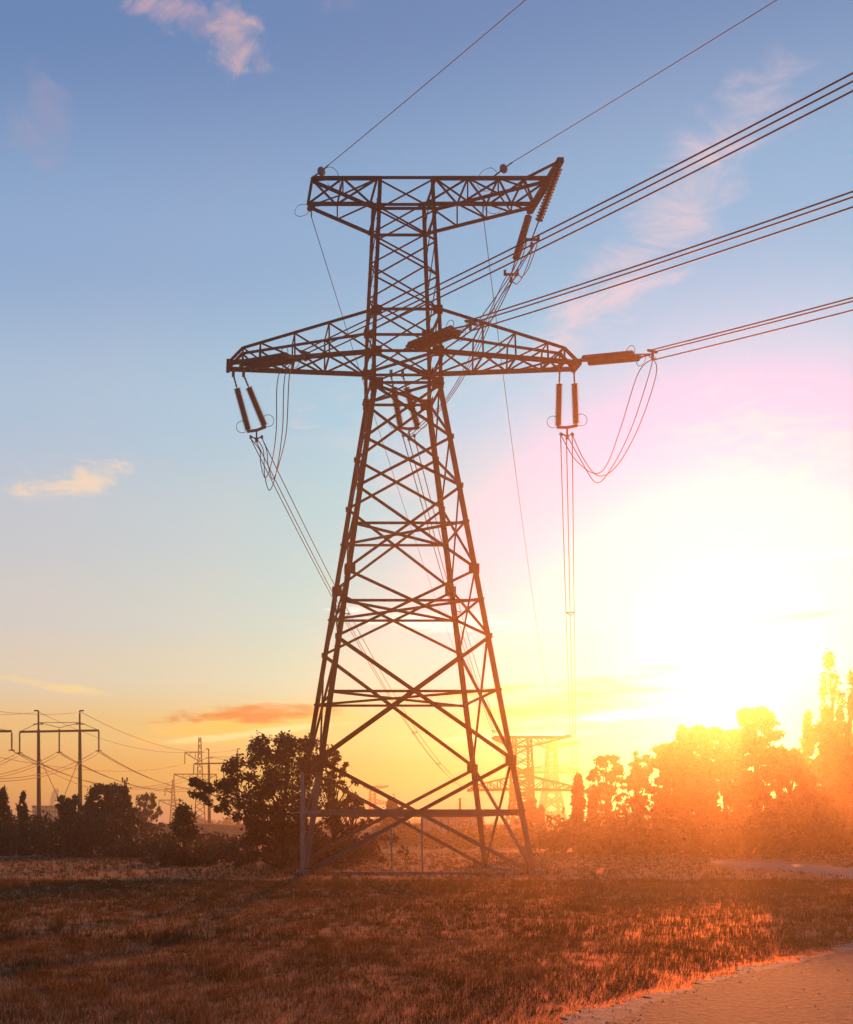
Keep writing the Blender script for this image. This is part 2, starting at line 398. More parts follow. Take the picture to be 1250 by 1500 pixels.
# ------------------------------------------------------------------ lattice pylon
def pylon(X0, D0, label, dz=0.0, detail=True, group=None, k=1.0):
    """double-crossarm angle tower; dz lowers the body (shorter leg extension); k thickens far members a little"""
    root = empty('lattice_pylon', (X0, D0, 0), label, 'pylon', group)
    ZK = 20.68 + dz
    hl = lambda z: 1.47 + 0.155 * (ZK - z)
    up = [(22.02 + dz, 1.49), (23.8 + dz, 1.43), (25.28 + dz, 1.37), (26.8 + dz, 1.295), (28.14 + dz, 1.24), (29.47 + dz, 1.19)]
    low = [z + dz for z in (18.32, 16.18, 12.59, 9.75, 4.61) if z + dz > 1.0]
    if dz: low = [z for z in low if z > 2.0]
    lev = [(0.0, hl(0.0))] + [(z, hl(z)) for z in sorted(low)] + [(ZK, 1.47)] + up
    C = lambda sx, sy, z, h: Vector((X0 + sx * h, D0 + sy * h, z))
    # legs
    for sx in (-1, 1):
        for sy in (-1, 1):
            b = MB()
            for (z0, h0), (z1, h1) in zip(lev[:-1], lev[1:]):
                w = (0.22 if z1 <= ZK + 0.01 else 0.155) * k
                b.angle(C(sx, sy, z0, h0), C(sx, sy, z1, h1), w, 0.06 * k, (-sx, 0, 0), (0, -sy, 0))
            if detail and sx < 0 and sy < 0:              # step bolts up the near left leg
                z = 2.2
                while z < 29:
                    for (z0, h0), (z1, h1) in zip(lev[:-1], lev[1:]):
                        if z0 <= z < z1: h = h0 + (h1 - h0) * (z - z0) / (z1 - z0)
                    c = C(sx, sy, z, h); b.bar(c + Vector((.03, .03, 0)), c + Vector((-0.02, 0.26, 0)), 0.022); z += 0.42
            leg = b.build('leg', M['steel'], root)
            if detail:
                for z, h, s in ((12.59 + dz, hl(12.59 + dz), 0.38), (4.61, hl(4.61), 0.38), (9.75, hl(9.75), 0.2), (ZK, 1.47, 0.44), (22.02, 1.49, 0.4), (23.8, 1.43, 0.34), (16.18, hl(16.18), 0.19), (18.32, hl(18.32), 0.19)):
                    c = C(sx, sy, z, h); g = MB()
                    x0, x1 = sorted((c.x + sx * 0.06, c.x - sx * s)); ys = c.y + sy * 0.012
                    g.box((x0, min(ys, ys + sy * 0.03), z - s * 0.55), (x1, max(ys, ys + sy * 0.03), z + s * 0.55))
                    g.build('gusset_plate', M['steel'], leg); g = MB()
                    y0, y1 = sorted((c.y + sy * 0.06, c.y - sy * s)); xs = c.x + sx * 0.012
                    g.box((min(xs, xs + sx * 0.03), y0, z - s * 0.5), (max(xs, xs + sx * 0.03), y1, z + s * 0.5))
                    g.build('gusset_plate', M['steel'], leg)
                f = MB(); c = C(sx, sy, 0, hl(0))
                f.lathe((c.x, c.y, -0.1), (c.x, c.y, 0.2), [(0, 0.46), (0.85, 0.34), (1, 0.28)], 14)
                f.build('footing', M['conc'], leg)
    # bracing, one mesh per face
    for face in range(4):
        b = MB()
        def e(s, z, h):
            return {0: C(s, -1, z, h), 1: C(s, 1, z, h), 2: C(-1, s, z, h), 3: C(1, s, z, h)}[face]
        nrm = {0: Vector((0, -1, 0)), 1: Vector((0, 1, 0)), 2: Vector((-1, 0, 0)), 3: Vector((1, 0, 0))}[face]
        for (z0, h0), (z1, h1) in zip(lev[:-1], lev[1:]):
            big = z1 - z0 > 2.7
            w = (0.155 if z1 < 11 else 0.115 if z1 <= ZK + 0.01 else 0.068) * k
            o = nrm * (-0.05)
            b.bar(e(-1, z0, h0) + o, e(1, z1, h1) + o, w, w * 0.5, nrm)
            o = nrm * (-0.05 - w * 0.55)
            b.bar(e(1, z0, h0) + o, e(-1, z1, h1) + o, w, w * 0.5, nrm)
            if big and z1 <= ZK + 0.01:
                t = h0 / (h0 + h1); zc = z0 + (z1 - z0) * t; hc = h0 + (h1 - h0) * t
                o = nrm * (-0.05 - w * 1.1); ww = (0.24 if z0 < 0.1 and detail else 0.11) * k
                b.bar(e(-1, zc, hc) + o, e(1, zc, hc) + o, ww * 0.45, ww, (0, 0, 1))
        for z, h in [(ZK, 1.47), (22.02 + dz, 1.49), (23.8 + dz, 1.43), (28.14 + dz, 1.24), (29.47 + dz, 1.19)]:
            o = nrm * 0.055
            b.bar(e(-1, z, h) + o, e(1, z, h) + o, 0.08 * k, 0.105 * k)
        b.build('face_bracing', M['steel'], root)
    # plan bracing inside the body
    zs = [ZK, 22.02 + dz]
    for (z0, h0), (z1, h1) in zip(lev[:-1], lev[1:]):
        if z1 - z0 > 2.7 and z1 <= ZK + 0.01: zs.append(z0 + (z1 - z0) * h0 / (h0 + h1))
    for z in zs:
        h = hl(z) if z <= ZK else 1.49
        b = MB(); b.bar(C(-1, -1, z - .03, h), C(1, 1, z - .03, h), 0.10 * k); b.bar(C(1, -1, z + .05, h), C(-1, 1, z + .05, h), 0.10 * k)
        b.build('plan_bracing', M['steel'], root)
    # ---- lower crossarms
    ZB, ZT = 22.02 + dz, 23.8 + dz
    for sx in (-1, 1):
        nodes = [1.46, 3.27, 4.72, 6.17, 6.92]
        tip = 7.55
        hd = lambda x: 1.46 + (0.40 - 1.46) * (x - 1.46) / (tip - 1.46)
        zt = lambda x: ZT + (22.56 + dz - ZT) * (x - 1.46) / (6.92 - 1.46)
        zb = lambda x: ZB - 0.12 * (x - 1.46) / (tip - 1.46)
        lowp = lambda x, sy: Vector((X0 + sx * x, D0 + sy * hd(x), zb(x)))
        upp = lambda x, sy: Vector((X0 + sx * x, D0 + sy * hd(x) * (0.98 - 0.3 * (x - 1.46) / 5.5), zt(x)))
        ch = MB()
        for sy in (-1, 1):
            ch.bar(lowp(1.46, sy), lowp(tip, sy), 0.14 * k, 0.18 * k)
            ch.bar(upp(1.46, sy), upp(6.92, sy), 0.10 * k); ch.bar(upp(6.92, sy), lowp(tip, sy), 0.12 * k)
        ch.bar(lowp(tip, -1) + Vector((0, -.15, 0)), lowp(tip, 1) + Vector((0, .15, 0)), 0.16 * k, 0.24 * k)
        arm = ch.build('crossarm', M['steel'], root)
        web = MB()
        for sy in (-1, 1):
            for i, x in enumerate(nodes[1:]):
                web.bar(lowp(x, sy), upp(x, sy), 0.065 * k); web.bar(upp(x, sy), lowp(nodes[i], sy), 0.065 * k)
        for i, x in enumerate(nodes):
            if i: web.bar(upp(x, -1), upp(x, 1), 0.05 * k); web.bar(lowp(x, -1), lowp(x, 1), 0.07 * k)
            if i: web.bar(lowp(nodes[i - 1], -1), lowp(x, 1), 0.065 * k); web.bar(lowp(nodes[i - 1], 1) - Vector((0, 0, .07)), lowp(x, -1) - Vector((0, 0, .07)), 0.065 * k)
        web.build('web_bracing', M['steel'], arm)
    # ---- top arms
    ZT, ZB = 29.47 + dz, 28.14 + dz
    for sx, L, nodes in ((-1, 4.0, [1.2, 2.7]), (1, 6.0, [1.2, 2.6, 3.9, 5.0])):
        hd = 1.19
        topp = lambda x, sy: Vector((X0 + sx * x, D0 + sy * hd, ZT))
        botp = lambda x, sy: Vector((X0 + sx * x, D0 + sy * hd, ZB + (ZT - 0.12 - ZB) * (x - 1.2) / (L - 1.2)))
        ch = MB(); web = MB()
        for sy in (-1, 1):
            ch.bar(topp(1.1, sy), topp(L, sy), 0.12 * k, 0.15 * k); ch.bar(botp(1.2, sy), botp(L, sy), 0.12 * k)
            for i, x in enumerate(nodes):
                if i:
                    web.bar(topp(x, sy), botp(x, sy), 0.055 * k); web.bar(topp(nodes[i - 1], sy), botp(x, sy), 0.06 * k)
            web.bar(topp(nodes[-1], sy), botp(L, sy), 0.05 * k)
        ch.bar(topp(L, -1), topp(L, 1), 0.11 * k)
        web.bar(topp(1.2, -1), topp(nodes[1], 1), 0.07 * k); web.bar(topp(1.2, 1), topp(nodes[1], -1), 0.07 * k)
        for i in range(1, len(nodes)):
            x, xn = nodes[i], (nodes + [L])[i + 1]
            web.bar(topp(x, -1), topp(x, 1), 0.07 * k); web.bar(topp(x, -1), topp(xn, 1), 0.07 * k)
            web.bar(topp(x, 1) - Vector((0, 0, .08)), topp(xn, -1) - Vector((0, 0, .08)), 0.07 * k); web.bar(botp(x, -1), botp(xn, 1), 0.05 * k)
        arm = ch.build('top_arm', M['steel'], root); web.build('web_bracing', M['steel'], arm)
        if sx > 0:
            e = MB(); xe = X0 + 6.05
            e.bar((xe + 0.1, D0 - 2.75, ZT + 0.02), (xe - 0.05, D0 + 2.0, ZT + 0.02), 0.26 * k, 0.22 * k)
            e.bar((xe - 0.95, D0 - 1.25, ZT + 0.0), (xe + 0.08, D0 - 2.7, ZT), 0.085 * k); e.bar((xe - 0.9, D0 + 1.1, ZT - .1), (xe - 0.05, D0 + 1.95, ZT), 0.06 * k)
            e.build('end_beam', M['steel'], root)
    return root

PX, PD = 8.72, 59.2
main = pylon(PX, PD, 'tallest steel lattice pylon, standing close by in the grass field with two wide crossarms')
fb = MB(); h0 = 4.68
fb.box((PX - 4.1, PD - h0 - 0.1, 0.0), (PX + 4.1, PD - h0 + 0.1, 0.12)); fb.box((PX + h0 - 0.1, PD - 4.1, 0.0), (PX + h0 + 0.1, PD + 4.1, 0.12))
fb.build('foundation_beam', M['conc'], main)
for px in (575, 620):
    hg = MB(); hg.bar(((px - CX) * 54.4 / FPX, 54.55, 0.1), ((px - CX) * 54.4 / FPX, 54.75, 2.35 if px == 620 else 1.9), 0.06)
    hg.build('hanger_bar', M['galv'], main)

wp = MB(); c = P(443, 1281, 54.0); c.z = 0
wp.bar(c, c + Vector((0, 0, 4.05)), 0.14, 0.1, (0, 1, 0)); wp.bar(c + Vector((-.5, 0, 2.45)), c + Vector((.75, 0.3, 2.5)), 0.06)
tag(wp.build('steel_post', M['galv']), 'pale grey steel post standing upright beside the left foot of the big pylon', 'post')

# ------------------------------------------------------------------ insulators and conductors of the big pylon
def disc_profile(n, r0, r1):
    pr = [(0, 0.05)]
    for i in range(n):
        a = i / n; s = 1.0 / n
        pr += [(a + 0.1 * s, r0), (a + 0.35 * s, r1), (a + 0.55 * s, r1 * 0.97), (a + 0.62 * s, r0)]
    return pr + [(1, 0.05)]

def suspension(pts_top, pts_bot, label, group):
    """two strings of discs that carry one yoke plate with arcing rings and a three-wire clamp"""
    mid = (pts_bot[0] + pts_bot[1]) / 2
    root = empty('insulator_set', (pts_top[0] + pts_top[1]) / 2, label, 'insulator', group)
    for a, b in zip(pts_top, pts_bot):
        h = MB(); c = a.lerp(b, 0.24)
        h.bar(a + Vector((0, 0, .22)), a - Vector((0, 0, .1)), 0.13, 0.05); h.tube([a, c], 0.028, 6)
        for t in (0.07, 0.13, 0.19): h.lathe(a.lerp(b, t - .015), a.lerp(b, t + .015), [(0, .045), (1, .045)], 8)
        h.build('hanger_link', M['steel'], root)
        s = MB(); s.lathe(c, b, disc_profile(22, 0.115, 0.175), 14); s.build('disc_string', M['insul'], root)
        r = MB(); r.torus(a.lerp(b, 0.92) + (b - mid) * 0.6, (0, -1, 0), 0.26, 0.014); r.build('arcing_ring', M['wire'], root)
    y = MB(); ex = (pts_bot[1] - pts_bot[0])
    y.bar(pts_bot[0] - ex * .08 - Vector((0, 0, .05)), mid - Vector((0, 0, .10)), 0.06, 0.12); y.bar(mid - Vector((0, 0, .10)), pts_bot[1] + ex * .08 - Vector((0, 0, .05)), 0.06, 0.12)
    y.bar(mid - Vector((0, 0, .1)), mid - Vector((0, 0, .42)), 0.07, 0.05)
    y.build('yoke_plate', M['steel'], root)
    cl = MB(); q = mid - Vector((0, 0, .38))
    for dx in (-0.26, 0.24): cl.bar(q - Vector((0, 0, .12)), q + Vector((dx, 0, 0.02)), 0.05); cl.bar(q + Vector((dx, -.05, -0.06)), q + Vector((dx, .12, 0.05)), 0.1)
    cl.bar(q + Vector((0, 0, -.05)), q + Vector((0, 0, -.24)), 0.13, 0.1)
    cl.build('wire_clamp', M['steel'], root)
    return q
def tension(a, b, label, group):
    """two parallel strings in line with the conductors"""
    root = empty('insulator_set', a, label, 'insulator', group)
    d = (b - a).normalized(); sd = d.cross(Vector((0, 0, 1))).normalized()
    l0, l1 = a.lerp(b, 0.10), a.lerp(b, 0.78)
    for s in (-1, 1):
        st = MB(); st.lathe(l0 + sd * s * 0.18 + Vector((0, 0, .05 * s)), l1 + sd * s * 0.18 + Vector((0, 0, .05 * s)), disc_profile(26, 0.09, 0.15), 14)
        st.build('disc_string', M['insul'], root)
        r = MB(); r.torus(l1 + sd * s * 0.3 + Vector((0, 0, .12 * s)), sd, 0.24, 0.014); r.build('arcing_ring', M['wire'], root)
    y = MB(); y.bar(a, l0, 0.12, 0.08); y.bar(l0 - sd * .34, l0 + sd * .34, 0.12, 0.07); y.build('yoke_plate', M['steel'], root)
    y = MB(); y.bar(l1 - sd * .36, l1 + sd * .36, 0.12, 0.07)
    for s in (-1, 1): y.bar(l1 + sd * .3 * s, b, 0.07, 0.05)
    y.bar(b - sd * 0.26 + Vector((0, 0, .12)), b + sd * 0.26 + Vector((0, 0, .12)), 0.1, 0.08); y.bar(b + Vector((0, 0, .15)), b - Vector((0, 0, .2)), 0.1, 0.08)
    y.build('wire_clamp', M['steel'], root)
    return b

def wire(pts, r, label, group, name='conductor_wire', cat='wire', sides=6):
    b = MB(); b.tube(pts, r, sides); return tag(b.build(name, M['wire'], smooth=True), label, cat, group)

def sagged(a, b, sag, n=40):
    return [a.lerp(b, i / n) - Vector((0, 0, 4 * sag * (i / n) * (1 - i / n))) for i in range(n + 1)]
def smooth_path(pts, n=10):
    pts = [Vector(p) for p in pts]; out = []
    for i in range(len(pts) - 1):
        p0, p1, p2, p3 = pts[max(i - 1, 0)], pts[i], pts[i + 1], pts[min(i + 2, len(pts) - 1)]
        for j in range(n):
            t = j / n
            out.append(0.5 * ((2 * p1) + (p2 - p0) * t + (2 * p0 - 5 * p1 + 4 * p2 - p3) * t * t + (3 * p1 - p0 - 3 * p2 + p3) * t ** 3))
    return out + [pts[-1]]

names3 = ['upper', 'middle', 'lower']
OFF = [(-0.2, 0.14), (0.2, 0.12), (0.0, -0.24)]
SG, TG = 'hanging insulator sets of the big pylon', 'tension insulator sets of the big pylon'
# near-side tension sets and the bundles that run to the right, past the camera
near_ends = {}
for key, start, th, L, drop, ex, ey, txt in (
        ('left', P(352, 536, 59.0), 36, 4.3, 0.75, 1250, 120, 'left crossarm'),
        ('centre', Vector((8.67, 57.6, 22.05)), 30, 4.0, 0.25, 1250, 291, 'pylon body'),
        ('right', P(849, 529, 59.2), 29, 4.1, 0.95, 1250, 444, 'right crossarm')):
    d = Vector((math.sin(R(th)), -math.cos(R(th)), 0))
    end = start + d * L - Vector((0, 0, drop))
    tension(start, end, {'left': 'dark double insulator string lying across the left crossarm of the big pylon',
                         'centre': 'thick double insulator string in front of the big pylon body at crossarm height',
                         'right': 'double insulator string pointing right from the right crossarm tip'}[key], TG)
    kx = d.x / -d.y; u = (ex - CX) / FPX
    De = (end.x + kx * end.y) / (u + kx); fe = P(ex, ey, De)
    s = (fe - end); s.z = 0; ln = s.length
    slope = (fe.z - end.z) / ln; T = 80.0
    sd = d.cross(Vector((0, 0, 1))).normalized()
    near_ends[key] = (end, d, sd)
    for i, (o, oz) in enumerate(OFF):
        pts = []
        for j in range(41):
            q = T * j / 40; zz = slope * q + 0.0009 * q * (q - ln)
            pts.append(end + d * q + sd * o * min(1, q / 1.5 + .9) + Vector((0, 0, zz + oz)))
        wire(pts, 0.027, {'upper': 'uppermost', 'middle': 'middle', 'lower': 'lowest'}[names3[i]] + {
            'left': ' wire of the highest triple bundle running to the upper right',
            'centre': ' wire of the second triple bundle running to the right edge',
            'right': ' wire of the bottom triple bundle leaving the right insulator string'}[key], 'conductors on the near side of the big pylon')

# far side: hanging sets and conductors to the next pylon
FX, FD, FDZ = 45.8, 195.0, -14.5
far_q = {}
for key, t0, t1, b0, b1, lab in (
        ('left', (342, 549, 59.5), (357, 549, 59.5), (364, 630, 60.3), (388, 624, 60.3), 'slanting pair of insulator strings under the left crossarm tip'),
        ('centre', (573, 549, 60.3), (590, 549, 60.3), (587, 625, 61.0), (612, 625, 61.0), 'pair of insulator strings hanging inside the big pylon body'),
        ('right', (820, 542, 59.6), (841, 542, 59.6), (818, 624, 60.2), (844, 622, 60.2), 'upright pair of insulator strings under the right crossarm tip')):
    far_q[key] = suspension([P(*t0), P(*t1)], [P(*b0), P(*b1)], lab, SG)
for key, rel in (('left', -7.4), ('centre', 0.2), ('right', 7.1)):
    q = far_q[key]; tgt = Vector((FX + rel, FD - 2.0, 7.2))
    for i, dx in enumerate((-0.26, 0.0, 0.25)):
        a = q + Vector((dx, 0.1, -0.05 if i != 1 else -0.2)); b = tgt + Vector((dx, 0, 0.1 if i != 1 else -0.2))
        wire(sagged(a, b, 3.2), 0.022, ('leftmost', 'middle', 'rightmost')[i] + {
            'left': ' far-side wire sloping down from the left hanging insulators',
            'centre': ' far-side wire sloping down from the insulators inside the pylon body',
            'right': ' far-side wire dropping straight down from the right hanging insulators'}[key], 'conductors on the far side of the big pylon')
    for t in (0.18, 0.46, 0.62):
        c = q.lerp(tgt, t) - Vector((0, 0, 4 * 3.2 * t * (1 - t)))
        sp = MB(); p3 = [c + Vector((dx, 0, dz)) for dx, dz in ((-0.26, .0), (0.25, .0), (0.0, -.2))]
        for i in range(3): sp.bar(p3[i], p3[(i + 1) % 3], 0.05)
        tag(sp.build('wire_spacer', M['wire']), {0.18: 'nearest', 0.46: 'middle', 0.62: 'farthest'}[t] + ' triangular spacer on the far wires of the %s insulator set' % key, 'spacer', 'spacers on the far-side conductors')

# jumpers
JG = 'jumper wires of the big pylon'
e, d, sd = near_ends['left']
for i, (x0, xb, yb, dxq) in enumerate(((404, 391, 700, -0.26), (413, 397, 718, 0.0), (419, 402, 702, 0.25))):
    a = e + sd * (-0.2 + 0.2 * i) - Vector((0, 0, .1)); q = far_q['left'] + Vector((dxq, 0, -.08))
    wire(smooth_path([a, P(x0 + 6, 545, 56.2), P(x0 + 1, 630, 57.2), P(xb + 8, yb - 26, 58.4), P(xb - 2, yb, 59.2), P(xb - 9, yb - 22, 59.9), P(381 + 5 * i, 660, 60.2), q]), 0.02,
         ('leftmost', 'middle', 'rightmost')[i] + ' drooping jumper loop under the left crossarm', JG, 'jumper_wire')
e, d, sd = near_ends['right']
for i, (dx, yb, dxq) in enumerate(((-16, 693, -0.26), (0, 707, 0.0), (10, 697, 0.25))):
    a = e + sd * (-0.2 + 0.2 * i) - Vector((0, 0, .1)); q = far_q['right'] + Vector((dxq, 0, -.08))
    wire(smooth_path([a, P(952 + dx, 545, 56.0), P(926 + dx, 625, 57.2), P(898 + dx * .6, 682, 58.3), P(874 + dx * .3, yb, 59.0), P(850 + dx * .5, 672, 59.8), q]), 0.02,
         ('inner', 'middle', 'outer')[i] + ' drooping jumper loop beyond the right crossarm tip', JG, 'jumper_wire')
# two strings from the end beam of the top arm hold the centre jumper
ZE = 29.45
def jumper_string(a, b, pale, label):
    root = empty('insulator_string', a, label, 'insulator', 'jumper strings on the top arm end beam')
    h = MB(); h.tube([a, a.lerp(b, 0.05)], 0.03); h.build('hanger_link', M['steel'], root); h = MB(); h.tube([a.lerp(b, 0.74), b], 0.03); h.build('hanger_link', M['steel'], root)
    s = MB(); s.lathe(a.lerp(b, 0.05), a.lerp(b, 0.76), disc_profile(17, 0.06, 0.17), 14); s.build('disc_string', M['insul'], root)
    c = MB(); c.bar(b + Vector((-.28, 0, 0)), b + Vector((.28, 0, 0)), 0.08, 0.1)
    for s_ in (-1, 1): c.bar(b + Vector((.28 * s_, 0, -.05)), b + Vector((.28 * s_, 0, .2)), 0.1, 0.08)
    c.lathe(b - Vector((0, 0, .42)), b - Vector((0, 0, .1)), [(0, .03), (.4, .09), (1, .05)], 8)
    c.build('wire_clamp', M['steel'], root)
    return b
ja = jumper_string(P(821, 240, 56.5), P(779, 351, 56.9), False, 'near insulator string with separate discs hanging from the top arm end beam')
jb = jumper_string(P(776, 312, 61.1), P(749, 402, 60.7), False, 'far insulator string hanging lower from the top arm end beam')
e, d, sd = near_ends['centre']
for i, o in enumerate((-0.22, 0.0, 0.22)):
    a = e + sd * o; q = far_q['centre'] + Vector((o, 0, -.05))
    s1 = ja + Vector((o, 0, -.1 if i != 1 else -.4)); s2 = jb + Vector((o, 0, -.1 if i != 1 else -.4))
    wire(smooth_path([a, P(707 + 6 * i, 462 + 4 * i, 54.9), P(748 + 4 * i, 403, 56.0), s1, s1.lerp(s2, .35) - Vector((0, 0, .5)), s1.lerp(s2, .7) - Vector((0, 0, .45)), s2,
                      P(722 + 4 * i, 447, 60.8), P(690 + 4 * i, 520, 61.0), P(650 + 3 * i, 588, 61.1), q]), 0.02,
         ('left', 'middle', 'right')[i] + ' jumper wire looped over the top arm insulator strings', JG, 'jumper_wire')

# earth wires
def earth(att, ball, run, label_w, label_i, ring_pts, name):
    root = empty('earth_wire_insulator', att, label_i, 'insulator', 'glass insulators of the earth wires')
    b = MB(); b.tube([att, ball.lerp(att, .25)], 0.035); b.tube([ball, run[0]], 0.03); b.build('link', M['steel'], root)
    dd = (run[0] - att).normalized()
    b = MB(); b.lathe(ball - dd * .1, ball + dd * .1, [(0, .06), (.3, .19), (.7, .19), (1, .05)], 14); b.build('glass_disc', M['glass'], root)
    wire(run, 0.016, label_w, 'earth wires of the big pylon', 'earth_wire')
    wire(smooth_path(ring_pts), 0.011, label_w.replace('thin earth wire', 'thin slack loop beside the wire'), 'slack loops of the earth wires', 'slack_loop')
TL, TRn = Vector((PX - 4.0, PD - 1.19, 29.5)), P(724, 258, 58.0)
for att, bp, ep, lab, iw, rp in (
        (TL, P(471, 251, 57.6), (770, 0), 'thin earth wire rising right from the left end of the top arm', 'round glass insulator above the near left corner of the top arm',
         [(478, 246, 57.4), (486, 245, 57.5), (494, 252, 57.6), (498, 268, 57.7), (496, 280, 57.9), (488, 279, 58.0), (480, 268, 58.0)]),
        (TRn, P(738, 247, 57.5), (1138, 0), 'thin earth wire rising right from the right half of the top arm', 'round glass insulator above the right half of the top arm',
         [(728, 252, 57.8), (720, 246, 57.8), (708, 250, 57.8), (700, 262, 57.8), (701, 274, 57.9), (710, 280, 58.0), (722, 276, 58.0), (730, 262, 57.8)])):
    kx = 0.45; st = bp + Vector((0.25, -0.5, 0.02)); u = (ep[0] - CX) / FPX
    De = (st.x + kx * st.y) / (u + kx); fe = P(ep[0], ep[1], De); dv = fe - st
    run = [st + dv * (6.0 * j / 40) + Vector((0, 0, 0.10 * (6.0 * j / 40) * (6.0 * j / 40 - 1))) for j in range(41)]
    run = [p for p in run if p.y > -30]
    earth(att, bp, run, lab, iw, [P(*r_) for r_ in rp], 'near')
BL, BR = Vector((PX - 4.0, PD + 1.19, 29.4)), P(709, 292, 60.4)
for att, bp, tgt, lab, iw, rp in (
        (BL, P(456, 305, 60.6), P(724, 1081, 194), 'thin earth wire falling away behind the left side of the pylon', 'round glass insulator below the far left corner of the top arm',
         [(454, 300, 60.5), (440, 300, 60.5), (433, 307, 60.5), (433, 314, 60.5), (440, 317, 60.5), (449, 314, 60.5), (456, 307, 60.6)]),
        (BR, P(708, 299, 60.6), P(815, 1081, 194), 'thin earth wire falling away to the right of the pylon', 'round glass insulator below the far chord of the top arm',
         [(709, 300, 60.5), (712, 308, 60.5), (722, 313, 60.5), (732, 310, 60.5), (734, 302, 60.5)])):
    run = sagged(bp + Vector((0.03, 0.2, -0.3)), tgt, 2.4)
    earth(att, bp, run, lab, iw, [P(*r_) for r_ in rp], 'far')

# ------------------------------------------------------------------ distant pylons
pylon(FX, FD, 'low lattice pylon just behind the right foot of the big pylon', FDZ, False, k=1.9)
pylon(P(808, 1131, 345).x, 345.0, 'distant lattice pylon left of the pointed trees, its long legs showing', -5.8, False, k=2.9)
far_p = pylon(P(546, 1175, 425).x, 425.0, 'tiny far lattice pylon seen through the legs of the big pylon', -8.4, False, k=3.2)
far_p.scale = (0.72, 0.72, 0.72)

def mast(px, D, top, arms, wbase, label, strings):
    """narrow pointed lattice mast with side arms"""
    base = P(px, HY, D); X = base.x; H = P(px, top, D).z
    root = empty('lattice_mast', (X, D, 0), label, 'pylon', 'pointed lattice masts in the distance')
    w = D / FPX * 1.3
    b = MB(); n = 16; hw = lambda z: 0.22 + (wbase - 0.22) * (1 - z / H) ** 1.15
    for sx in (-1, 1):
        for sy in (-1, 1):
            for i in range(n): b.bar((X + sx * hw(H * i / n), D + sy * hw(H * i / n), H * i / n), (X + sx * hw(H * (i + 1) / n), D + sy * hw(H * (i + 1) / n), H * (i + 1) / n), w)
    b.build('leg_frame', M['steel'], root)
    b = MB()
    for i in range(n):
        z0, z1 = H * i / n, H * (i + 1) / n
        for sy in (-1, 1):
            b.bar((X - hw(z0), D + sy * hw(z0), z0), (X + hw(z1), D + sy * hw(z1), z1), w * .6); b.bar((X + hw(z0), D + sy * hw(z0), z0), (X - hw(z1), D + sy * hw(z1), z1), w * .6)
    b.build('bracing', M['steel'], root)
    for (xa, xb, y) in arms:
        b = MB(); z = P(px, y, D).z; xa_, xb_ = P(xa, y, D).x, P(xb, y, D).x
        b.bar((xa_, D, z), (xb_, D, z), w, w)
        for xe in (xa_, xb_):
            if abs(xe - X) > 2.5:
                b.bar((xe, D, z - .05), (X, D, z - 2.0), w * .9)
                for t in (.35, .7): b.bar((xe + (X - xe) * t, D, z), (xe + (X - xe) * t, D, z - 2.0 * t), w * .6)
        b.build('side_arm', M['steel'], root)
    for (x, y0, y1) in strings:
        b = MB(); b.lathe(P(x, y0, D), P(x, y1, D), [(0, w * .6), (1, w * .6)], 6); b.build('insulator_string', M['insul'], root)
    return root
mast(293, 285, 1080, [(271, 299, 1102), (255, 318, 1134)], 1.3, 'taller pointed lattice mast left of the dark leafy tree', [(271, 1103, 1119), (255, 1135, 1155), (317, 1135, 1150)])
mast(254, 430, 1142, [(242, 256, 1155), (233, 268, 1172)], 1.4, 'smaller pointed lattice mast above the far bushes', [(242, 1156, 1166), (233, 1173, 1181), (268, 1173, 1181)])

def portal(xs, D, top, arm, yarm, strings, label, lean=0.0, pole_w=0.24):
    X = P(sum(xs) / len(xs), HY, D).x
    root = empty('portal_pylon', (X, D, 0), label, 'pylon', 'concrete portal pylons')
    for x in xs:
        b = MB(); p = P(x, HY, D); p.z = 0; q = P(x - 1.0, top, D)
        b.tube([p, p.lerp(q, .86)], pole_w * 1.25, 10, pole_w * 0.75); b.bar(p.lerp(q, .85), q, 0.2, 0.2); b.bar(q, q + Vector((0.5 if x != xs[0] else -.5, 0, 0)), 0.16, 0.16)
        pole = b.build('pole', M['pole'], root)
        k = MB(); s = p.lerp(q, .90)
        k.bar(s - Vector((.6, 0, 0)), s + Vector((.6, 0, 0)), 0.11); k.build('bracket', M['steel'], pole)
    b = MB(); b.bar(P(arm[0], yarm, D), P(arm[1], yarm - 2, D), 0.2, 0.25)
    s0 = P(xs[0], HY - (HY - top) * .9, D)
    b.build('cross_beam', M['steel'], root)
    if len(xs) > 1:
        b = MB(); s1 = P(xs[1], HY - (HY - top) * .9, D); mid = P((xs[0] + xs[1]) / 2, yarm - 6, D)
        for p, q in ((s0, P(arm[0], yarm, D)), (s1, P(arm[1], yarm - 2, D)), (s0, mid), (s1, mid), (s0, s1)): b.tube([p, q], 0.035, 5)
        zg = P(xs[0], yarm + 36, D)
        b.tube([zg, P(sum(xs) / 2 + 8, 1190, D)], 0.035, 5); b.tube([P(xs[1], yarm + 36, D), P(sum(xs) / 2 - 3, 1190, D)], 0.035, 5)
        b.build('stay_wire', M['wire'], root)
    ends = []
    for i, (x, y0, y1) in enumerate(strings):
        r2 = empty('insulator_string', P(x, y0, D), ('left', 'middle', 'right')[i % 3] + ' insulator string of the ' + label, 'insulator', 'insulator strings on the portal pylons')
        b = MB(); b.lathe(P(x, y0, D), P(x, y1, D), disc_profile(14, 0.07, 0.14), 8); b.build('disc_string', M['insul'], r2)
        b = MB(); b.bar(P(x, y1, D) - Vector((.35, 0, 0)), P(x, y1, D) + Vector((.35, 0, 0)), 0.11); b.build('wire_clamp', M['steel'], r2)
        ends.append(P(x, y1, D))
    return ends
